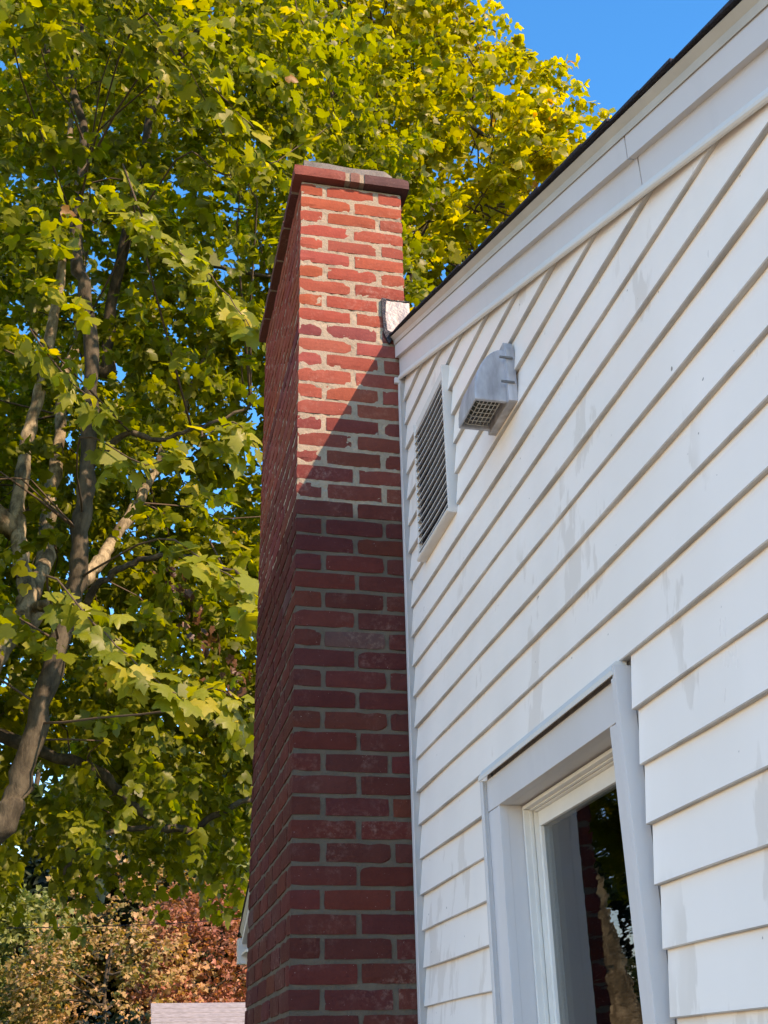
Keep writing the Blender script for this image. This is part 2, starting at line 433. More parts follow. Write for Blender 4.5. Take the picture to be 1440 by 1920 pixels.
MB().box(-OV+.007, CW+.02, -OV+.007, CD+OV-.007, 45*H+.0125, 45*H+.054).build('cap_mortar', M_MORT, chim)
# sloping concrete crown with a ragged edge
import bmesh
bm = bmesh.new(); z0 = 45*H+.0570
ring0, ring1, ring2 = [], [], []
N = 64
def rect_pt(t, x0, x1, y0, y1):
    p = 2*((x1-x0)+(y1-y0)); s = t*p
    if s < x1-x0: return x0+s, y0
    s -= x1-x0
    if s < y1-y0: return x1, y0+s
    s -= y1-y0
    if s < x1-x0: return x1-s, y1
    return x0, y1-(s-(x1-x0))
for i in range(N):
    x, y = rect_pt(i/N, .010, .375, -.020, CD+.016); j = random.uniform(-.004, .004)
    ring0.append(bm.verts.new((x+j, y+j, z0))); ring1.append(bm.verts.new((x+j*1.5, y+j, z0+.034+random.uniform(-.006, .006))))
    x, y = rect_pt(i/N, .10, .30, .2, CD-.2); ring2.append(bm.verts.new((x, y, z0+.075)))
for i in range(N):
    j = (i+1) % N
    bm.faces.new((ring0[i], ring0[j], ring1[j], ring1[i])); bm.faces.new((ring1[i], ring1[j], ring2[j], ring2[i]))
bm.faces.new(ring2); bm.faces.new(ring0[::-1])
me = bpy.data.meshes.new('crown_slab'); bm.to_mesh(me); bm.free(); link('crown_slab', me, chim, M_CONC)

# ------------------------------------------------------------------ house
XW, SL = .3853, .428                      # outer edge of the siding butts, roof slope
RIDGE_Y, NEAR_Y, FAR_Y, DEEP = .557, -3.45, 4.55, 7.0
def zr(y, z0=0.):                          # height of a rake line that passes z0 at y = 0
    return z0 + SL*min(y, 2*RIDGE_Y-y) if y > RIDGE_Y else z0 + SL*y
house = empty('house', (3.5, -1.5, GROUND), 'white vinyl sided house with sloping gable rake beside brick chimney', 'house')
# rough wall behind the siding: gable outline with the window opening left free
WY0, WY1, WZ1, WZ0 = -1.491, -.815, .413, -.80     # opening in the casing
xs = XW+.022
w = MB()
def wall_piece(y0, y1, z0, z1f):
    w.extrude([(y0, z0), (y1, z0), (y1, z1f(y1)), (y0, z1f(y0))], lambda p: (xs, p[0], p[1]), lambda p: (xs+.12, p[0], p[1]))
top = lambda y: zr(y, 2.20)
wall_piece(NEAR_Y, WY0-.02, GROUND, top); wall_piece(WY1+.02, .0, GROUND, top)
wall_piece(WY0-.02, WY1+.02, GROUND, lambda y: WZ0-.03); wall_piece(WY0-.02, WY1+.02, WZ1+.03, top)
w.build('gable_wall', mat_simple('sheathing', (.30, .28, .26), .9, .1), house)
w = MB(); w.extrude([(0.0, 2.2), (CD, GROUND), (FAR_Y, GROUND), (FAR_Y, zr(FAR_Y, 2.2)), (RIDGE_Y, zr(RIDGE_Y, 2.2))][1:] , lambda p: (xs+.035, p[0], p[1]), lambda p: (xs+.12, p[0], p[1])); w.build('gable_wall', M_VINYL, house)
w = MB(); w.box(xs+.12, DEEP, NEAR_Y, NEAR_Y+.12, GROUND, zr(NEAR_Y, 2.15)); w.build('eave_wall', M_VINYL, house)
w = MB(); w.box(xs+.12, DEEP, FAR_Y-.12, FAR_Y, GROUND, zr(FAR_Y, 2.15)); w.build('eave_wall', M_VINYL, house)
w = MB(); w.extrude([(NEAR_Y+.12, GROUND), (FAR_Y-.12, GROUND), (FAR_Y-.12, zr(FAR_Y, 2.15)), (RIDGE_Y, zr(RIDGE_Y, 2.1)), (NEAR_Y+.12, zr(NEAR_Y, 2.15))], lambda p: (DEEP-.12, p[0], p[1]), lambda p: (DEEP, p[0], p[1])); w.build('gable_wall', M_VINYL, house)

# vinyl planks, one object each
EXP, ZS = .10134, .4157
FZ = 2.146                                # lower edge of the frieze trim at y = 0
def plank(zb, y0, y1, slant):
    """zb = butt line; y1 = far end (towards the chimney); y0 = near end (slanted under the rake if slant)"""
    zt_ = zb+EXP+.004
    prof = [(XW, zb+.002), (XW+.0008, zb+.0065), (XW+.0115, zt_), (XW+.020, zt_), (XW+.020, zb+.002), (XW+.0125, zb+.0006), (XW+.0015, zb)]
    m = MB()
    nseg = max(1, int((y1-y0)/.12)); k = len(prof)
    ys = np.linspace(0, 1, nseg+1); ph = random.uniform(0, 9)
    for i, t in enumerate(ys):
        for (x, z) in prof:
            ya = y0 if not slant else (z-.032-FZ)/SL
            if slant: ya = min(ya, y1-.004)
            yy = ya + (y1-ya)*t
            wob = .0011*math.sin(yy*3.1+ph) + .0009*math.sin(yy*7.7+ph*2)
            m.v.append((x+wob, yy, z+wob*.8))
    for i in range(nseg):
        for q in range(k):
            r_ = (q+1) % k; m.f.append((i*k+q, i*k+r_, (i+1)*k+r_, (i+1)*k+q))
    m.f.append(tuple(range(k))); m.f.append(tuple(nseg*k+q for q in range(k-1, -1, -1)))
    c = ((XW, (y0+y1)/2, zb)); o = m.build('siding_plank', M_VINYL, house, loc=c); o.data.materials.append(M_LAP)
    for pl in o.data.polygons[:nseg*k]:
        if pl.index % k in (4, 5, 6): pl.material_index = 1       # underside of the lap, its shade put into the colour
JY = -.030                                # far end of the planks, inside the channel beside the chimney
CY0, CY1, CZ1 = -1.572, -.716, .512        # window casing outer bounds
VZ0_, VZ1_ = 1.313, 1.826
for k in range(22, -26, -1):
    zb = ZS + (k-22)*EXP + 17*EXP
    if zb < GROUND+.15 or zb > FZ-.02: continue
    y0 = max(NEAR_Y, (zb-.03-FZ)/SL); slant = y0 > NEAR_Y+.05
    if zb < CZ1-.035 and zb > WZ0-.12:
        plank(zb, CY1+.004, JY, False); plank(zb, NEAR_Y if not slant else y0, CY0-.024, slant)
    elif zb > VZ0_ and zb+EXP < VZ1_:
        plank(zb, -.205, JY, False); plank(zb, y0, -.605, slant)
    else: plank(zb, y0, JY, slant)
# channel trim beside the chimney
m = MB(); m.box(XW-.012, XW+.02, -.0155, -.003, GROUND+.1, zr(-.003, FZ-.02)); m.box(XW-.012, XW-.0095, -.027, -.0157, GROUND+.1, zr(-.027, FZ-.02))
m.build('corner_channel', M_TRIM, house)

# frieze, fascia, drip edge: extruded along the rake
def rake_part(name, prof, ya, yb, mat, bev=0):
    return MB().extrude(prof, lambda p: (p[0], ya, zr(ya, p[1])), lambda p: (p[0], yb, zr(yb, p[1]))).build(name, mat, house, bevel=bev, loc=(XW, (ya+yb)/2, zr((ya+yb)/2, 2.2)))
SEAM = -1.925
FT, FB = 2.2445, 2.146
def frieze(ya, yb):
    rake_part('frieze_board', [(XW-.004, FB+.018), (XW-.004, FT+.003), (XW+.02, FT+.003), (XW+.02, FB+.018)], ya, yb, M_TRIM)
frieze(SEAM+.0022, -.004); frieze(NEAR_Y, SEAM-.0022)
rake_part('frieze_trim', [(XW-.010, FB), (XW-.013, FB+.004), (XW-.013, FB+.011), (XW-.006, FB+.026), (XW-.0045, FB+.026), (XW-.0045, FB)], NEAR_Y, -.016, M_TRIMC)
def fascia(ya, yb):
    rake_part('fascia_board', [(XW-.0190, FT+.0), (XW-.0190, FT+.085), (XW+.015, FT+.085), (XW+.015, FT+.0035), (XW-.0042, FT+.0035), (XW-.0042, FT)], ya, yb, M_TRIM)
fascia(SEAM+.0022+.012, -.004); fascia(NEAR_Y, SEAM-.0022+.012)
def drip(ya, yb):
    rake_part('drip_edge', [(XW-.0215, FT+.057), (XW-.0225, FT+.0575), (XW-.024, FT+.075), (XW-.036, FT+.0905), (XW-.0345, FT+.093), (XW+.10, FT+.093), (XW+.10, FT+.0905), (XW-.032, FT+.0905), (XW-.0215, FT+.0735)], ya, yb, M_DRIP)
drip(-.62, -.002); drip(-2.6, -.621); drip(NEAR_Y-.25, -2.601); fascia(NEAR_Y-.25, NEAR_Y-.001)
# far slope of the same gable, glimpsed past the back of the chimney
drip(CD+.002, FAR_Y+.27); fascia(CD+.003, FAR_Y+.25); frieze(CD+.003, FAR_Y)
for sg, ye in ((1, FAR_Y+.27), (-1, NEAR_Y-.27)):
    ez = zr(ye, FT)
    MB().extrude([(ye, ez-.115), (ye, ez+.045), (ye+sg*.004, ez+.05), (ye+sg*.115, ez+.05), (ye+sg*.125, ez+.035), (ye+sg*.118, ez-.01), (ye+sg*.09, ez-.05), (ye+sg*.08, ez-.115)], lambda p: (XW-.04, p[0], p[1]), lambda p: (DEEP+.15, p[0], p[1])).build('gutter', M_GUT, house)
    MB().box(XW-.02, DEEP+.1, min(ye-sg*.29, ye-sg*.001), max(ye-sg*.29, ye-sg*.001), ez-.065, ez-.05).build('soffit', M_TRIM, house)
MB().box(XW-.026, XW+.02, -.016, -.0155+.012, 2.125, 2.148).build('trim_end', M_TRIM, house)
# roof deck and shingle courses
RZ = FT+.094
roof = MB()
def slab(x0, x1, ya, yb, t0, t1):
    roof.extrude([(0, 0)]*0 + [(ya, zr(ya, RZ)+t0), (yb, zr(yb, RZ)+t0), (yb, zr(yb, RZ)+t1), (ya, zr(ya, RZ)+t1)], lambda p: (x0, p[0], p[1]), lambda p: (x1, p[0], p[1]))
slab(XW+.11, DEEP+.2, NEAR_Y-.3, .0, -.03, -.001); slab(CW+.012, DEEP+.2, .0005, RIDGE_Y, -.03, -.001)
slab(CW+.012, DEEP+.2, RIDGE_Y+.0005, CD, -.03, -.001); slab(XW-.02, DEEP+.2, CD+.0005, FAR_Y+.3, -.03, -.001)
roof = roof.build('roof', M_SHING, house, loc=(3.5, RIDGE_Y, 2.4))
PIT = .1245
def shingle(ya, yb, x0):
    up = yb > ya
    za, zb = zr(ya, RZ), zr(yb, RZ)
    x0a = x0 + random.uniform(-.004, .004)
    MB().extrude([(ya, za+.0055), (yb, zb+.0010), (yb, zb+.0035), (ya, za+.0135)], lambda p: (x0a, p[0], p[1]), lambda p: (DEEP+.2, p[0], p[1])).build('shingle_course', M_SHING, roof, loc=(3.5, (ya+yb)/2, (za+zb)/2))
y = NEAR_Y-.32
while y < RIDGE_Y-.02:
    yb = min(y+PIT*2.0, RIDGE_Y)
    if y < 0 < yb: yb = min(yb, -.001)
    shingle(y, yb, XW-.043 if y < -.0 else CW+.012); y += PIT
y = FAR_Y+.32
while y > RIDGE_Y+.02:
    yb = max(y-PIT*2, RIDGE_Y)
    shingle(y, yb, XW-.043 if yb > CD else CW+.012); y -= PIT
MB().extrude([(RIDGE_Y-.12, zr(RIDGE_Y-.12, RZ)+.016), (RIDGE_Y, zr(RIDGE_Y, RZ)+.018), (RIDGE_Y+.12, zr(RIDGE_Y+.12, RZ)+.016), (RIDGE_Y+.12, zr(RIDGE_Y+.12, RZ)+.024), (RIDGE_Y, zr(RIDGE_Y, RZ)+.03), (RIDGE_Y-.12, zr(RIDGE_Y-.12, RZ)+.024)], lambda p: (CW+.015, p[0], p[1]), lambda p: (DEEP+.2, p[0], p[1])).build('ridge_cap', M_SHING, roof)

# bright flashing and tar where the roof edge meets the chimney front
def wavy_sheet(name, outline, y0, th, mat, parent):
    bm = bmesh.new(); f = bm.faces.new([bm.verts.new((x, y0, z)) for x, z in outline])
    r_ = bmesh.ops.extrude_face_region(bm, geom=[f])
    for v in r_['geom']:
        if isinstance(v, bmesh.types.BMVert): v.co.y -= th
    bmesh.ops.recalc_face_normals(bm, faces=bm.faces); me = bpy.data.meshes.new(name); bm.to_mesh(me); bm.free()
    return link(name, me, parent, mat)
wavy_sheet('flashing', [(.338, 2.345), (.430, 2.385), (.4285, 2.430), (.427, 2.500), (.400, 2.504), (.370, 2.500), (.336, 2.503), (.331, 2.43)], -.0045, .003, M_FLASH, chim)
ol = [(.318, 2.508), (.337, 2.506), (.3335, 2.47), (.331, 2.43), (.337, 2.36), (.353, 2.352), (.356, 2.325), (.345, 2.30), (.333, 2.318), (.324, 2.345), (.3215, 2.40), (.317, 2.45)]
wavy_sheet('tar_seal', ol, -.001, .011, M_TAR, chim)
tb = MB(); pts = [(.336+i*.0115, -.008, 2.5035+random.uniform(-.002, .002)) for i in range(9)]; tb.tube(pts, [.0022+random.random()*.0016 for _ in pts], 6); tb.build('tar_bead', M_TAR, chim, True)

# ------------------------------------------------------------------ window (casing in coil-wrapped trim, recessed sash)
win = empty('window', (XW, (CY0+CY1)/2, WZ0)); win.parent = house; win.location = Vector((XW, (CY0+CY1)/2, WZ0)) - house.location
xf = XW-.001
MB().box(xf, XW+.022, CY0+.012, CY1-.012, WZ1, CZ1-.022).build('head_casing', M_TRIM, win, bevel=.0015)
MB().box(xf+.0012, XW+.022, WY1+.0, CY1-.012, WZ0, WZ1-.0012).build('side_casing', M_TRIM, win, bevel=.0015)
MB().box(xf+.0012, XW+.022, CY0+.012, WY0, WZ0, WZ1-.0012).build('side_casing', M_TRIM, win, bevel=.0015)
MB().box(XW-.03, XW+.07, CY0+.005, CY1-.005, WZ0-.045, WZ0-.001).build('sill', M_TRIM, win, bevel=.002)
# J channel round the casing: a lip standing proud of the boards
m = MB(); m.box(XW-.014, XW+.02, CY0, CY0+.0115, WZ0, CZ1-.003); m.box(XW-.0140, XW-.0115, CY0+.0117, CY0+.020, WZ0, CZ1-.026); m.build('channel', M_TRIM, win, bevel=.0008)
m = MB(); m.box(XW-.014, XW+.02, CY1-.0115, CY1, WZ0, CZ1-.022); m.box(XW-.0140, XW-.0115, CY1-.020, CY1-.0117, WZ0, CZ1-.026); m.build('channel', M_TRIM, win, bevel=.0008)
MB().extrude([(XW+.015, CZ1+.006), (XW-.006, CZ1+.006), (XW-.017, CZ1-.012), (XW-.017, CZ1-.0215), (XW-.0145, CZ1-.0215), (XW-.0145, CZ1-.0135), (XW+.015, CZ1-.002)], lambda p: (p[0], CY0+.006, p[1]), lambda p: (p[0], CY1+.001, p[1])).build('drip_cap', M_TRIMC, win)
# reveals
RX = XW+.066
MB().box(XW+.0005, RX, WY1+.0005, WY1+.012, WZ0, WZ1).build('jamb', M_TRIM, win)
MB().box(XW+.0005, RX, WY0-.012, WY0-.0005, WZ0, WZ1).build('jamb', M_TRIM, win)
MB().box(XW+.0225, RX, WY0-.012, WY1+.012, WZ1+.0005, WZ1+.012).build('head_jamb', M_TRIM, win)
# stops and tracks
fy0, fy1, fz1 = WY0+.004, WY1-.004, WZ1-.004
def ring(name, x0, x1, ins, wd, mat, parent, wtop=None):
    m = MB(); a0, a1, b1 = fy0+ins, fy1-ins, fz1-ins*1.0; wt = wtop or wd
    m.box(x0, x1, a0, a0+wd, WZ0, b1-wt-.0004); m.box(x0, x1, a1-wd, a1, WZ0, b1-wt-.0004); m.box(x0, x1, a0, a1, b1-wt, b1)
    return m.build(name, mat, parent, bevel=.001)
ring('frame', RX-.010, RX+.052, 0, .008, M_FRAME, win)
ring('track', RX+.014, RX+.051, .0082, .006, M_FRAME, win)
ring('track', RX+.004, RX+.012, .0082, .0035, M_FRAME, win)
sash = ring('sash', RX+.024, RX+.046, .0144, .012, M_FRAME, win, .034)
gl = NT('window_glass'); gp = gl.n('ShaderNodeBsdfGlossy'); gp.inputs['Roughness'].default_value = .012; gp.inputs[0].default_value = (1, 1, 1, 1)
wv = gl.noise(5, 3, .5, None, (1, 1, 5)); gl.l(gl.bump(wv, .05, .01), gp.inputs['Normal'])
tp = gl.n('ShaderNodeBsdfTransparent'); tp.inputs[0].default_value = (.50, .55, .57, 1)
fr = gl.n('ShaderNodeFresnel'); fr.inputs[0].default_value = 1.5
mx = gl.n('ShaderNodeMixShader'); gl.l(fr.outputs[0], mx.inputs[0]); gl.l(tp.outputs[0], mx.inputs[1]); gl.l(gp.outputs[0], mx.inputs[2]); gl.l(mx.outputs[0], gl.out.inputs[0])
MB().box(RX+.032, RX+.036, fy0+.024, fy1-.024, WZ0+.02, fz1-.045).build('pane', gl.m, win)
# dark room behind the pane
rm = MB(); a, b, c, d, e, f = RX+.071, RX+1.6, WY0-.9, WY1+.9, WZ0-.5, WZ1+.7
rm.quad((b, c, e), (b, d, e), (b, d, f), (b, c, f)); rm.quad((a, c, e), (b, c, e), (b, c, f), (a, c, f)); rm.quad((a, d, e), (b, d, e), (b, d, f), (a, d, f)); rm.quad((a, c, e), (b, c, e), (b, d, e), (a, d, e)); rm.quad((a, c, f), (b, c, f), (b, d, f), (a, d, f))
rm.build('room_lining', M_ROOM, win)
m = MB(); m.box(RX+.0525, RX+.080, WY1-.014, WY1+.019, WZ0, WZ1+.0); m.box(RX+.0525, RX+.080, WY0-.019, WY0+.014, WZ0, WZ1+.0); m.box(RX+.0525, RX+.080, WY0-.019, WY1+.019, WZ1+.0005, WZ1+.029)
m.build('dark_reveal', M_ROOM, win)  # dark boards added to darken the view in past the pane edges

# ------------------------------------------------------------------ louvred gable vent
VY0, VY1, VZ0, VZ1 = -.585, -.215, 1.313, 1.822
vent = empty('gable_vent', (XW-.01, (VY0+VY1)/2, VZ0), 'white louvred gable vent on the siding beside the chimney', 'vent')
XV = XW-.018
def vbox(name, *a, mat=M_VENT, bev=.0012): return MB().box(*a).build(name, mat, vent, bevel=bev)
vbox('frame', XV+.001, XW+.018, VY0, VY0+.010, VZ0+.003, VZ1+.006); vbox('frame', XV+.002, XW+.018, VY1-.014, VY1, VZ0+.003, VZ1)
vbox('frame', XV+.006, XW+.018, VY0+.0103, VY1-.0143, VZ1-.034, VZ1-.001)
MB().extrude([(XV-.004, VZ0+.004), (XV-.004, VZ0+.010), (XV+.002, VZ0+.014), (XW+.018, VZ0+.014), (XW+.018, VZ0), (XV, VZ0)], lambda p: (p[0], VY0+.001, p[1]), lambda p: (p[0], VY1-.001, p[1])).build('bottom_rail', M_VENT, vent)
NSL = 17; zz0, zz1 = VZ0+.018, VZ1-.036
for i in range(NSL):
    z = zz0 + (zz1-zz0)*(i+.35)/NSL; m = MB(); pf = [(XV+.001, 0), (XV+.0005, .003), (XV+.002, .0045), (XV+.010, .0060), (XV+.010, .0045), (XV+.003, .0012)]
    ph = random.uniform(-.0035, .0035); z += random.uniform(-.0018, .0018)
    for q in range(9):
        t = q/8; yy = VY0+.0104+(VY1-VY0-.0248)*t; sg = -.0045*math.sin(math.pi*t)+ph*t
        m.v += [(x, yy, z+dz+sg) for x, dz in pf]
    for q in range(8):
        for e in range(6): m.f.append((q*6+e, q*6+(e+1) % 6, q*6+6+(e+1) % 6, q*6+6+e))
    m.f.append((0, 1, 2, 3, 4, 5)); m.f.append((53, 52, 51, 50, 49, 48))
    m.build('slat', M_VENT, vent, loc=(XV, (VY0+VY1)/2, z))
MB().box(XW-.0045, XW-.0015, VY0+.0104, VY1-.0144, zz0-.004, VZ1-.0345).build('screen', M_DARK, vent)

# ------------------------------------------------------------------ exhaust hood with cage
HY0, HY1, HZ0, HDEP, HH = -1.145, -1.000, 1.342, .104, .158
hood = empty('exhaust_hood', (XW, (HY0+HY1)/2, HZ0), 'weathered grey exhaust vent hood with wire cage on the siding', 'vent hood')
arc = [(XW-.014-(HDEP-.014)*math.cos(a), HZ0+.012+(HH-.012)*math.sin(a)) for a in np.linspace(0, math.pi/2, 14)]
outer = [(XW-HDEP, HZ0)] + arc + [(XW+.004, HZ0+HH), (XW+.004, HZ0)]
inner = [(XW-HDEP+.004, HZ0)] + [(x+.004*math.cos(a), z-.004*math.sin(a)) for (x, z), a in zip(arc, np.linspace(0, math.pi/2, 14))] + [(XW+.004, HZ0+HH-.004)]
m = MB(); op = [(XW-HDEP, HZ0)] + arc + [(XW+.004, HZ0+HH)]
m.extrude(op + inner[::-1], lambda p: (p[0], HY0+.0045, p[1]), lambda p: (p[0], HY1-.0045, p[1])); m.build('hood_shell', M_HOOD, hood)
for (ya, yb) in ((HY0-.0025, HY0+.0085), (HY1-.0085, HY1+.0025)):
    MB().extrude(outer, lambda p: (p[0], ya, p[1]), lambda p: (p[0], yb, p[1])).build('side_panel', M_HOOD, hood, bevel=.0042)
# mounting flange with a peaked top and notches that hold the plank edges
MB().extrude([(HY0-.018, HZ0-.004), (HY1+.014, HZ0-.004), (HY1+.014, HZ0+.11), (HY1-.01, HZ0+HH+.010), (HY0-.004, HZ0+HH+.020), (HY0-.018, HZ0+HH-.01)], lambda p: (XW-.020, p[0], p[1]), lambda p: (XW+.004, p[0], p[1])).build('flange', M_HOOD, hood, bevel=.002)
for z in (HZ0+.045, HZ0+.118):
    MB().box(XW-.038, XW-.003, HY0-.0225, HY0-.0185, z, z+.006).build('clip', mat_simple('clip_plastic', (.14, .135, .13), .6) if z < HZ0+.06 else bpy.data.materials['clip_plastic'], hood, bevel=.0008)
MB().box(XW-.0195, XW-.0165, HY0+.006, HY1-.006, HZ0+.001, HZ0+.09).build('throat', M_CAGEIN, hood)
m = MB(); zc_ = HZ0+.008
m.quad((XW-HDEP+.006, HY0+.002, HZ0+.042), (XW-.02, HY0+.002, HZ0+.042), (XW-.02, HY1-.002, HZ0+.042), (XW-HDEP+.006, HY1-.002, HZ0+.042)); m.build('baffle', M_CAGEIN, hood)
x0, x1 = XW-HDEP+.006, XW-.024
for i in range(7):
    yy = HY0+.012+(HY1-HY0-.024)*i/6
    MB().tube([(x0, yy, zc_+.03), (x0+.006, yy, zc_+.006), (x0+.016, yy, zc_), (x1-.006, yy, zc_), (x1, yy, zc_+.028)], .0013, 6).build('cage_wire', M_CAGE, hood, True)
for i in range(6):
    xx = x0+.014+(x1-x0-.022)*i/5
    MB().tube([(xx, HY0+.005, zc_+.0265), (xx, HY0+.009, zc_+.006), (xx, HY0+.016, zc_+.001), (xx, HY1-.016, zc_+.001), (xx, HY1-.009, zc_+.006), (xx, HY1-.005, zc_+.0265)], .0012, 6).build('cage_wire', M_CAGE, hood, True)

# ------------------------------------------------------------------ outbuilding seen past the chimney
sh = empty('garden_shed', (1.6, 22.5, GROUND), 'low outbuilding with sunlit grey shingle roof behind the trees', 'shed')
s0 = at(286, 1884, 22.0); s1 = at(470, 1884, 22.0)
MB().box(s0[0]+.1, s1[0]+2, 20.6, 23.4, GROUND, s0[2]-.95).build('wall', M_WALLW, sh)
rf = MB().extrude([(20.3, s0[2]-1.06), (22, s0[2]-.06), (23.7, s0[2]-1.06), (23.7, s0[2]-1.0), (22, s0[2]-.0), (20.3, s0[2]-1.0)], lambda p: (s0[0], p[0], p[1]), lambda p: (s1[0]+2.1, p[0], p[1])).build('roof', M_GROOF, sh)
for i in range(11):
    y_ = 20.28 + i*.155; k_ = .592
    MB().extrude([(y_, s0[2]-1.0+(y_-20.3)*k_+.022), (y_+.2, s0[2]-1.0+(y_-20.1)*k_+.006), (y_+.2, s0[2]-1.0+(y_-20.1)*k_+.001), (y_, s0[2]-1.0+(y_-20.3)*k_+.001)], lambda p: (s0[0]-.03+random.uniform(-.01, .01), p[0], p[1]), lambda p: (s1[0]+2.1, p[0], p[1])).build('shingle_course', M_GROOF, rf)

# ------------------------------------------------------------------ leaves
half = [(.0, .0), (.15, -.10), (.40, -.05), (.33, .12), (.56, .30), (.50, .42), (.30, .46), (.34, .66), (.16, .70), (.0, 1.0)]
OUT = np.array(half + [(-x, y) for x, y in half[-2:0:-1]])
CEN = np.array([[0, .36]])
def leaf_template(simple=False, seed=0):
    r = np.random.default_rng(seed)
    if simple == 2:
        O = np.array([(0, 0), (.2, -.08), (.44, .06), (.55, .36), (.30, .45), (.30, .68), (0, 1.0), (-.30, .68), (-.30, .45), (-.55, .36), (-.44, .06), (-.2, -.08)])
    elif simple:
        O = np.array([(0, 0), (.45, .0), (.52, .42), (.28, .5), (0, 1.0), (-.28, .5), (-.52, .42), (-.45, .0)])
    else: O = OUT.copy()
    O = O + r.normal(0, .018, O.shape); P = np.vstack([CEN, O])
    z = -.55*(P[:, 0]**2) - .28*np.clip(P[:, 1]-.3, 0, 1)**2 + r.normal(0, .035, len(P)); z[0] = .03
    P3 = np.column_stack([P, z]); n = len(O)
    T = np.array([(0, 1+i, 1+(i+1) % n) for i in range(n)]); return P3, T
TPL = [leaf_template(False, i) for i in range(5)]; TPS = [leaf_template(True, i) for i in range(4)]; TPM = [leaf_template(2, i) for i in range(5)]
def unit(v): return v/(np.linalg.norm(v, axis=1, keepdims=True)+1e-9)
class Leaves:
    def __init__(s): s.p = []; s.d = []; s.n = []; s.s = []; s.t = []
    def add(s, p, d, n, sz, t): s.p.append(p); s.d.append(d); s.n.append(n); s.s.append(sz); s.t.append(t)
    def cat(s):
        s.P = np.vstack(s.p); s.D = unit(np.vstack(s.d)); s.N = np.vstack(s.n); s.S = np.concatenate(s.s); s.T = np.concatenate(s.t)
        s.N = unit(s.N - s.D*np.sum(s.N*s.D, 1, keepdims=True)); s.X = np.cross(s.D, s.N); return s
    def mesh(s, name, sel, tpls, mat):
        curl = np.random.default_rng(5).normal(1.0, .9, len(s.S)); idx = np.nonzero(sel)[0]; Vs, Ts, At = [], [], []; base = 0; ch = np.arange(len(idx)) % len(tpls)
        for k, (P3, T) in enumerate(tpls):
            q = idx[ch == k]
            if not len(q): continue
            V = s.P[q][:, None] + s.S[q][:, None, None]*(P3[None, :, 0:1]*s.X[q][:, None] + P3[None, :, 1:2]*s.D[q][:, None] + P3[None, :, 2:3]*curl[q][:, None, None]*s.N[q][:, None])
            Vs.append(V.reshape(-1, 3)); n = len(P3)
            Ts.append((T[None] + (np.arange(len(q))*n)[:, None, None] + base).reshape(-1, 3)); base += len(q)*n
            At.append(np.repeat(s.T[q], len(T)))
        m = np_mesh(name, np.vstack(Vs), np.vstack(Ts), np.concatenate(At)); m.materials.append(mat); return m
def twig_leaves(L, starts, dirs, length, per, size, tint, spread=.05, droop=.35, szvar=.3, flat=.55):
    """leaves set alternately along drooping twigs"""
    n = len(starts); t = (np.arange(per)+.5)/per
    g = np.tile(np.array([0, 0, -1.]), (n, 1)); l = length*rng.uniform(.6, 1.3, n)[:, None, None]
    P = starts[:, None] + l*t[None, :, None]*dirs[:, None] + (l*droop*(t**2)[None, :, None])*g[:, None]
    tang = unit((dirs[:, None] + 2*droop*t[None, :, None]*g[:, None]).reshape(-1, 3))
    side = unit(np.cross(tang, np.array([0, 0, 1.]))); alt = np.tile(np.where(np.arange(per) % 2, 1., -1.), n)[:, None]
    m = n*per; P = P.reshape(-1, 3)
    D = unit(side*alt*rng.uniform(.3, 1.1, (m, 1)) + tang*rng.uniform(.2, .9, (m, 1)) + np.array([0, 0, -1.])*rng.uniform(.0, .75, (m, 1)) + rng.normal(0, .25, (m, 3)))
    N = np.array([0, 0, 1.])*flat + rng.normal(0, .42, (m, 3)) + side*alt*.15
    P = P + D*spread*rng.uniform(.5, 1.8, (m, 1)) + rng.normal(0, .02, (m, 3))
    S = size*np.clip(rng.normal(1, szvar, m), .45, 1.7)
    L.add(P, D, N, S, np.clip(np.repeat(tint, per) + rng.normal(0, .19, m), 0, 1))
def ellipsoid(n, c, r, shell=.5, seed=1):
    q = np.random.default_rng(seed); v = unit(q.normal(size=(n, 3))); rad = q.random(n)**(1/3*shell*1.0)
    return np.array(c) + v*rad[:, None]*np.array(r), v
def keep_clear(P):
    """no twigs inside the house, the chimney or right at the camera"""
    inside = (P[:, 0] > -.35) & (P[:, 1] < 1.75) & (P[:, 2] < 3.7)
    roofz = (P[:, 0] > 0) & (P[:, 2] < 2.9 + 0*P[:, 1])
    near = np.linalg.norm(P-CAM, axis=1) < 4.2
    return ~(inside | roofz & (P[:, 1] < 5.6) | near)

# ---- big plane tree on the left
tree = empty('plane_tree', (-2.6, 5.2, GROUND), 'large green plane tree with several pale trunks left of the chimney', 'tree')
def limb(name, pts, r0_, r1_, mat, parent, seg=10, sub=5, wob=.02):
    P = [np.asarray(p, float) for p in pts]; out = []
    for i in range(len(P)-1):
        a = P[max(i-1, 0)]; b = P[i]; c = P[i+1]; d = P[min(i+2, len(P)-1)]
        for k in range(sub):
            t = k/sub; out.append(.5*((2*b)+(-a+c)*t+(2*a-5*b+4*c-d)*t*t+(-a+3*b-3*c+d)*t**3))
    out.append(P[-1]); n = len(out)
    out = [p + rng.normal(0, wob, 3)*(0 if i in (0, n-1) else 1)*.5 for i, p in enumerate(out)]
    rad = [(r0_+(r1_-r0_)*(i/(n-1)))*(1+.10*math.sin(i*1.7+r0_*50)+rng.normal(0, .03)) for i in range(n)]
    MB().tube(out, rad, seg).build(name, mat, parent, True); return out
PX = lambda l: [at(u, v, Y) for u, v, Y in l]
base = np.array([-2.6, 5.2, GROUND])
trunk_top = at(-120, 1480, 5.3)
limb('trunk', [base, base+np.array([.15, 0, 1.0]), (base+trunk_top)/2+np.array([0, 0, .3]), trunk_top], .36, .22, M_BARK, tree, 14)
limbs = []
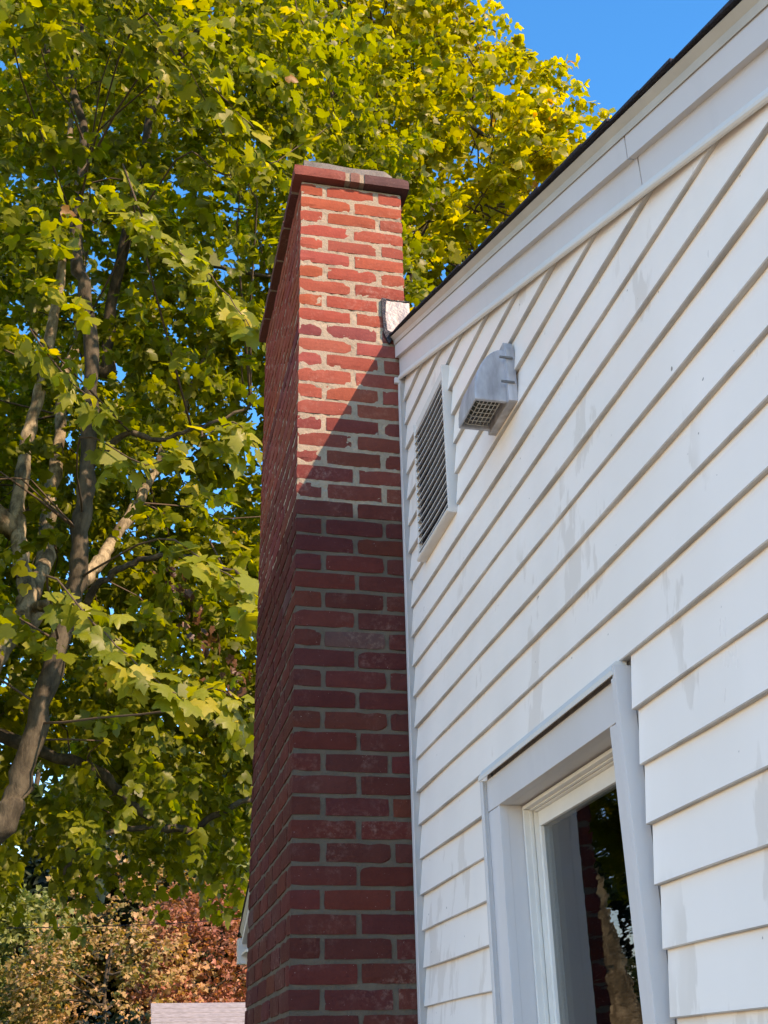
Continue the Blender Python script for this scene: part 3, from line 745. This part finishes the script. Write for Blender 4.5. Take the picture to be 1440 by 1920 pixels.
limbs.append(limb('branch', [at(-190, 1800, 5.1)]+PX([(-70, 1640, 4.9), (8, 1540, 4.8), (30, 1490, 4.8), (62, 1386, 4.75), (104, 1230, 4.7), (139, 1108, 4.7), (154, 970, 4.7), (165, 880, 4.75), (172, 690, 4.85), (160, 545, 4.9), (145, 480, 4.9), (150, 350, 5), (156, 253, 5.1), (136, 167, 5.2)]), .098, .040, M_BARKD, tree))
limbs.append(limb('branch', PX([(136, 167, 5.2), (100, 110, 5.2), (60, 45, 5.3), (10, -60, 5.4)]), .036, .022, M_BARKD, tree, 8))
limbs.append(limb('branch', PX([(137, 172, 5.2), (143, 110, 5.25), (158, 30, 5.3), (170, -90, 5.4)]), .032, .02, M_BARKD, tree, 8))
limbs.append(limb('branch', [trunk_top]+PX([(-40, 1290, 5.4), (5, 1215, 5.4), (50, 1130, 5.5), (38, 1040, 5.6), (32, 960, 5.7), (50, 840, 5.8), (72, 740, 5.9), (98, 600, 6.0), (115, 480, 6.1), (123, 360, 6.2), (132, 240, 6.3), (150, 60, 6.5)]), .092, .026, M_BARK, tree, 12))
limbs.append(limb('branch', PX([(20, 1190, 5.45), (80, 1145, 5.6), (130, 1120, 5.8), (172, 1072, 6.0), (208, 1025, 6.2), (245, 962, 6.4), (280, 905, 6.6), (330, 800, 6.9), (390, 650, 7.2)]), .085, .03, M_BARK, tree))
limbs.append(limb('branch', PX([(45, 1130, 5.5), (78, 1060, 5.9), (92, 960, 6.3), (110, 840, 6.6), (120, 700, 6.9), (146, 640, 7.1), (150, 560, 7.3), (170, 400, 7.6)]), .082, .03, M_BARK, tree))
limbs.append(limb('branch', PX([(146, 640, 7.1), (200, 700, 7.0), (206, 600, 7.0), (240, 420, 6.6), (262, 330, 6.4), (290, 180, 6.2), (312, 90, 6.1), (330, -60, 6.0)]), .075, .04, M_BARKD, tree))
limbs.append(limb('branch', PX([(60, 1140, 5.5), (88, 1134, 5.3), (116, 1142, 5.15)]), .05, .022, M_BARK, tree, 8))
limbs.append(limb('branch', PX([(150, 1150, 5.6), (190, 1092, 5.4), (240, 1060, 5.3), (300, 1043, 5.2), (385, 1050, 5.1), (470, 1090, 5.0)]), .036, .012, M_BARKD, tree, 8))
limbs.append(limb('branch', PX([(-60, 1360, 6.5), (110, 1418, 6.5), (190, 1450, 6.5), (240, 1500, 6.4), (292, 1542, 6.3), (358, 1556, 6.2), (412, 1522, 6.1), (470, 1500, 6)]), .06, .02, M_BARKD, tree, 8))
limbs.append(limb('branch', PX([(358, 1556, 6.2), (290, 1552, 6.0), (215, 1556, 5.9), (150, 1590, 5.8), (120, 1640, 5.8)]), .03, .012, M_BARKD, tree, 8))
limbs.append(limb('branch', PX([(165, 880, 4.75), (230, 815, 4.6), (300, 825, 4.5), (380, 800, 4.4), (470, 760, 4.4)]), .030, .010, M_BARKD, tree, 8))
limbs.append(limb('branch', PX([(240, 420, 6.6), (370, 480, 6.2), (430, 505, 6.0), (560, 520, 5.9), (660, 470, 5.9)]), .035, .012, M_BARKD, tree, 8))
limbs.append(limb('branch', PX([(300, 180, 6.2), (380, 45, 6.0), (450, 40, 5.9), (540, 60, 5.8), (640, 20, 5.8)]), .035, .014, M_BARKD, tree, 8))
limbs.append(limb('branch', [at(30, 1000, 5.7), np.array([-4.2, 3.6, 6.0]), np.array([-3.8, 2.2, 8.0]), np.array([-2.6, 1.2, 9.2])], .10, .03, M_BARK, tree, 8))

L1 = Leaves()
lobes = [((-3.4, 5.6, 7.4), (4.8, 4.2, 5.6), 3000, .6, 21), ((-2.3, 6.8, 3.6), (3.9, 3.0, 2.5), 1500, .7, 22), ((-3.8, 2.4, 9.8), (3.2, 2.8, 2.6), 300, .7, 23), ((-.1, 6.8, 8.8), (2.3, 2.4, 3.6), 520, .7, 24)]
joints = np.vstack([np.array(l) for l in limbs])
centers = []
show = np.vstack([np.array(limbs[i]) for i in (0, 0, 4)] + [np.array(limbs[3])[:42], np.array(limbs[5])[:20]])
def trunk_gap(P):
    """the foliage stands off the front of the main stems"""
    keep = np.ones(len(P), bool)
    for q in show:
        ax = (CAM-q)/np.linalg.norm(CAM-q); d = P-q; t = d@ax; off = np.linalg.norm(d-np.outer(t, ax), axis=1)
        keep &= ~((t > -.1) & (t < 4.5) & (off < .26) & (rng.random(len(P)) < .4))
    return keep
for c, r_, n, sh_, sd_ in lobes:
    P, v = ellipsoid(n, c, r_, sh_, sd_)
    nz = vnoise3(P*.75+20, 5); ok = keep_clear(P) & (nz > .34) & trunk_gap(P) & (P[:, 2] > 1.6 + .2*np.abs(P[:, 0]+1.2))
    P, v = P[ok], v[ok]; centers.append(P)
    dirs = unit(v*np.array([1, 1, .5]) + rng.normal(0, .5, P.shape) + np.array([0, 0, -.15]))
    tint = np.clip(.34 + .5*(vnoise3(P*.6+7, 9)-.5) + .05*np.clip(P[:, 0], 0, 3), 0, .8)
    twig_leaves(L1, P, dirs, .66, 32, .081, tint, szvar=.42)
P = np.vstack(centers)
# twigs: thin wood running from the nearest limb out to each clump (joined: too many to pick apart)
tw = MB(); pick = rng.permutation(len(P))[:240]
for i in pick:
    d = np.linalg.norm(joints-P[i], axis=1); j = joints[np.argmin(d)]; dist = d.min()
    if dist > 3.2: continue
    mid = (j+P[i])/2 + np.array([rng.normal(0, .22), rng.normal(0, .22), .16*dist])*min(1, dist)
    tw.tube([j, (j+mid)/2+rng.normal(0, .04, 3), mid, (mid+P[i])/2+rng.normal(0, .05, 3), P[i]], [.006+.003*dist, .006+.0015*dist, .006, .005, .003], 5, False)
tw.build('twigs', M_TWIG, tree, True, kind='stuff')
# near sprays hanging in the sun on the house side
sprays = [([(255, 40, 2.9), (330, 110, 2.7), (410, 175, 2.6), (480, 245, 2.55)], 46, .155), ([(235, 330, 2.9), (275, 425, 2.7), (340, 475, 2.6), (410, 535, 2.5), (468, 612, 2.45)], 60, .155),
          ([(90, 1080, 3.6), (180, 1170, 3.3), (255, 1245, 3.1), (330, 1300, 3.0)], 46, .145), ([(300, 1010, 3.8), (385, 1055, 3.5), (440, 1090, 3.3), (475, 1150, 3.2)], 40, .145),
          ([(20, 60, 3.0), (120, 40, 2.9), (200, 70, 2.8)], 26, .155), ([(150, 820, 3.6), (270, 870, 3.4), (330, 850, 3.3)], 22, .145), ([(380, 820, 3.4), (440, 790, 3.2), (480, 840, 3.2)], 24, .145),
          ([(500, -20, 3.4), (560, 30, 3.3), (590, 110, 3.2)], 24, .14), ([(330, 300, 3.2), (420, 330, 3.1), (520, 300, 3.2), (640, 220, 3.6)], 40, .14), ([(60, 620, 3.4), (120, 700, 3.2), (190, 770, 3.1)], 26, .145),
          ([(330, 1330, 3.4), (400, 1290, 3.2), (470, 1330, 3.2)], 26, .14)]
joints_tw = []
sp_start = sum(len(a) for a in L1.s)
for path, cnt, sz in sprays:
    pp = np.array(PX(path)); seg = rng.random(cnt)*(len(pp)-1); i = seg.astype(int); f = (seg-i)[:, None]
    Q = pp[i]*(1-f)+pp[i+1]*f + rng.normal(0, .045, (cnt, 3)); tang = unit(pp[i+1]-pp[i])
    D = unit(tang*.6 + rng.normal(0, .55, (cnt, 3)) + np.array([0, -.15, -.5])); N = np.array([.30, -.55, .75]) + rng.normal(0, .33, (cnt, 3))
    L1.add(Q + D*.04, D, N, sz*np.clip(rng.normal(1, .2, cnt), .6, 1.4), np.clip(rng.normal(.62, .16, cnt), 0, 1))
    limb('branch', [joints[np.argmin(np.linalg.norm(joints-pp[0], axis=1))]] + list(pp), .009, .003, M_TWIG, tree, 6, 4, .012)
L1.cat()
# the leaves that show largest are single objects, the rest one mass
ctr = L1.P + L1.D*L1.S[:, None]*.45; dd = ctr-CAM; wz = dd@cf; uu = 720+FOC*(dd@cr)/wz; vv = 960-FOC*(dd@cu)/wz
inframe = (uu > -10) & (uu < 545) & (vv > -10) & (vv < 1750) & (wz > 0)
score = np.where(inframe, L1.S/wz, 0); score[sp_start:] *= 1.6
big = np.zeros(len(score), bool); big[np.argsort(-score)[:298]] = True
fol = link('crown', L1.mesh('crown', ~big, TPM, M_LEAF1), tree, kind='stuff')
LM = [np_mesh('leaf', P3, T) for P3, T in TPL]
for m in LM: m.materials.append(M_LEAF1S)
for i in np.nonzero(big)[0]:
    o = bpy.data.objects.new('leaf', LM[i % 5]); COL.objects.link(o); o.parent = fol
    s_ = float(L1.S[i]); X, D, N, p_ = L1.X[i]*s_, L1.D[i]*s_, L1.N[i]*s_*float(rng.uniform(-.4, 2.4)), L1.P[i]
    o.matrix_basis = Matrix(((X[0], D[0], N[0], p_[0]), (X[1], D[1], N[1], p_[1]), (X[2], D[2], N[2], p_[2]), (0, 0, 0, 1)))
# hanging clumps of withered leaves
LB = Leaves()
for (u, v, Y, n) in ((330, 1085, 5.6, 16), (345, 1140, 5.6, 26), (425, 1262, 5.4, 18), (385, 1190, 5.5, 12)):
    c = at(u, v, Y); Q = c + rng.normal(0, 1, (n, 3))*np.array([.09, .09, .13])
    LB.add(Q, rng.normal(0, .35, (n, 3))+np.array([0, 0, -1.]), rng.normal(0, 1, (n, 3)), rng.uniform(.05, .10, n), rng.random(n))
LB.cat(); link('withered_leaves', LB.mesh('withered_leaves', np.ones(len(LB.S), bool), TPL, M_LEAFB), tree, kind='stuff')

# ---- yellowing tree behind the house
tree2 = empty('yellowing_plane_tree', (1.6, 11.0, GROUND), 'tall tree with yellowing leaves rising behind the roof and chimney', 'tree')
b2 = np.array([1.6, 11.0, GROUND])
limb('trunk', [b2, b2+np.array([.1, 0, 3.]), b2+np.array([-.1, -.2, 7.]), b2+np.array([.2, -.5, 12.])], .34, .14, M_BARK, tree2, 12)
l2 = []
for pth in ([b2+np.array([0, -.1, 5.]), at(690, 330, 10), at(760, 200, 9.6), at(850, 200, 9.4), at(905, 195, 9.2), at(915, 160, 9.2)], [b2+np.array([0, -.1, 6.]), at(800, 300, 9.6), at(900, 250, 9.3), at(960, 330, 9.2)],
            [b2+np.array([0, -.2, 8.]), at(640, 100, 9.6), at(740, 60, 9.3), at(860, 40, 9.3), at(930, 60, 9.3)], [b2+np.array([.1, -.3, 7.5]), at(880, 200, 9.3), at(980, 180, 9.2)], [b2+np.array([0, 0, 6.]), at(700, 500, 9.3), at(800, 470, 9.2), at(900, 380, 9.1)]):
    l2.append(limb('branch', pth, .07, .016, M_BARKD, tree2, 8))
j2 = np.vstack([np.array(l) for l in l2])
L2 = Leaves(); C2 = []
for c, r_, n, sh_, sd_ in (((1.2, 9.8, 10.2), (4.75, 3.2, 8.2), 2500, .6, 41), ((3.9, 9.0, 12.0), (1.7, 1.8, 3.6), 420, .8, 42), ((1.0, 10, 16), (3.8, 2.8, 3.0), 350, .7, 43)):
    P, v = ellipsoid(n, c, r_, sh_, sd_); nz = vnoise3(P*.7+3, 15); d = P-CAM; wz = d@cf; uu = 720+FOC*(d@cr)/wz
    ok = (nz > .34) & (P[:, 1] < 11.8) & (P[:, 2] > -.2)
    P, v = P[ok], v[ok]; C2.append(P)
    tint = np.clip(-.06 + .072*np.clip(P[:, 0]+.5, 0, 7) + .035*np.clip(P[:, 2]-6, 0, 8) + .35*(vnoise3(P*.6+1, 19)-.5), 0, .85)
    twig_leaves(L2, P, unit(v*np.array([1, 1, .6])+rng.normal(0, .45, P.shape)), .74, 24, .122, tint, szvar=.34)
L2.cat(); link('crown', L2.mesh('crown', np.ones(len(L2.S), bool), TPM, M_LEAF2), tree2, kind='stuff')
P2 = np.vstack(C2); tw = MB()
for i in rng.permutation(len(P2))[:420]:
    d = np.linalg.norm(j2-P2[i], axis=1); j = j2[np.argmin(d)]
    if d.min() > 3: continue
    mid = (j+P2[i])/2+rng.normal(0, .15, 3); tw.tube([j, mid, P2[i]], [.02, .012, .005], 5, False)
tw.build('twigs', M_TWIG, tree2, True, kind='stuff')

# ---- smaller trees farther off
def far_tree(name, label, c, r_, n, size, mat, trunk_r=.10, seed=1, per=10, thr=.34, length=.5, bark=M_BARKD, droop=.25):
    c = np.asarray(c, float); t = empty(name, (c[0], c[1], GROUND), label, 'tree', 'trees beyond the garden')
    limb('trunk', [(c[0], c[1], GROUND), (c[0]+.1, c[1], GROUND*.5+c[2]*.5-r_[2]*.2), (c[0]-.05, c[1], c[2]), (c[0]+.05, c[1], c[2]+r_[2]*.6)], trunk_r, trunk_r*.35, bark, t, 8)
    q = np.random.default_rng(seed)
    for k in range(6):
        a = q.uniform(0, 6.28); s_ = c+np.array([0, 0, -r_[2]*.4+k*.12*r_[2]]); e = c+np.array([math.cos(a)*r_[0]*.8, math.sin(a)*r_[1]*.8, r_[2]*q.uniform(-.3, .5)])
        limb('branch', [s_, (s_+e)/2+np.array([0, 0, .1]), e], trunk_r*.45, trunk_r*.12, bark, t, 6, 4)
    P, v = ellipsoid(n, c, r_, .6, seed); ok = (vnoise3(P*(2.2/max(r_))+seed, seed) > thr) & (P[:, 2] > GROUND+.1); P, v = P[ok], v[ok]
    L = Leaves(); twig_leaves(L, P, unit(v+q.normal(0, .5, P.shape)), length, per, size, np.clip(.5+.9*(vnoise3(P*1.1+seed, seed+3)-.5), 0, 1), droop=droop)
    L.cat(); link('crown', L.mesh('crown', np.ones(len(L.S), bool), TPS, mat), t, kind='stuff'); return t
far_tree('red_maple', 'small maple with pinkish red autumn leaves just left of the chimney foot', at(395, 1800, 25), (1.55, 1.4, 1.7), 1100, .095, M_RED, .07, 51, thr=.38)
far_tree('orange_maple', 'low orange leaved maple spreading at the bottom left', at(200, 1850, 24), (2.0, 1.5, 1.3), 900, .095, M_ORA, .07, 52, droop=.1, thr=.44)
far_tree('peach_maple', 'sunlit peach coloured maple top between green leaves', at(250, 1715, 28), (2.3, 1.5, 1.2), 900, .105, M_ORA, .08, 53)
far_tree('pale_pine', 'pale green feathery tree at the left picture edge', at(30, 1790, 26), (1.3, 1.2, 1.2), 600, .13, M_PALE, .10, 54)
far_tree('holly_bush', 'dark evergreen bush in front of the outbuilding', at(200, 2020, 19), (.8, .8, .7), 620, .085, M_EVER, .08, 55, thr=.2)
far_tree('dark_yew', 'dark shaded evergreen behind the orange maple', at(90, 1890, 30), (2.2, 1.6, 1.9), 700, .14, M_EVER, .12, 56, thr=.25)
for i, (u, v, Y, rx, rz, lab, mt) in enumerate(((60, 1560, 34, 4.2, 4.6, 'tall green tree farthest left beyond the garden', M_GRN), (330, 1640, 38, 4.4, 4.2, 'mid green far tree rising behind the maples', M_GRN), (480, 1560, 33, 3.4, 4.2, 'bright far tree directly beside the chimney edge', M_PALE), (190, 1760, 30, 3.0, 2.4, 'dark far tree low behind the orange maple', M_EVER), (420, 1800, 29, 2.6, 2.2, 'dark evergreen low behind the red maple', M_EVER))):
    far_tree('far_tree', lab, at(u, v, Y), (rx, 2.6, rz), 760, .30, mt, .2, 60+i, 9, .36, .8)

for i, (x, y, z, rx, rz, sz, mt, lab) in enumerate(((-9.2, 20.5, 3.2, 2.8, 4.4, .22, M_GRN, 'green garden tree left of the plot mirrored in the window'), (-6.6, 21.5, 3.0, 2.2, 4.2, .22, M_EVER, 'dark garden tree next to the mirrored green tree'), (-7.2, 16.4, .1, 1.5, 1.2, .14, M_ORA, 'low orange tree mirrored at the bottom of the window'), (-11.5, 9.0, 2.6, 2.4, 3.6, .24, M_GRN, 'garden tree beyond the added paving outside the left edge'))):
    far_tree('garden_tree', lab, (x, y, z), (rx, 2.2, rz), 800, sz, mt, .16, 80+i, 9, .28, .7)
# ------------------------------------------------------------------ overhead cable
ca_, cb_ = at(-700, 1712, 14), at(900, 1672, 15)
pts = [ca_+(cb_-ca_)*t+np.array([0, 0, -.35*4*t*(1-t)+.0]) for t in np.linspace(0, 1, 24)]
for q, nm in ((ca_, 'left'), (cb_, 'right')):
    pl = MB().tube([(q[0], q[1], GROUND), (q[0], q[1], q[2]+.8)], [.13, .10], 10).build('utility_pole', M_BARKD, None, True)
    tag(pl, 'wooden utility pole standing %s' % ('far left beyond the trees' if nm == 'left' else 'behind the white house'), 'pole')
cb = MB().tube(pts, .007, 6).build('overhead_cable', M_TAR, None, True); tag(cb, 'thin dark overhead cable running through the leaves low on the left', 'cable')
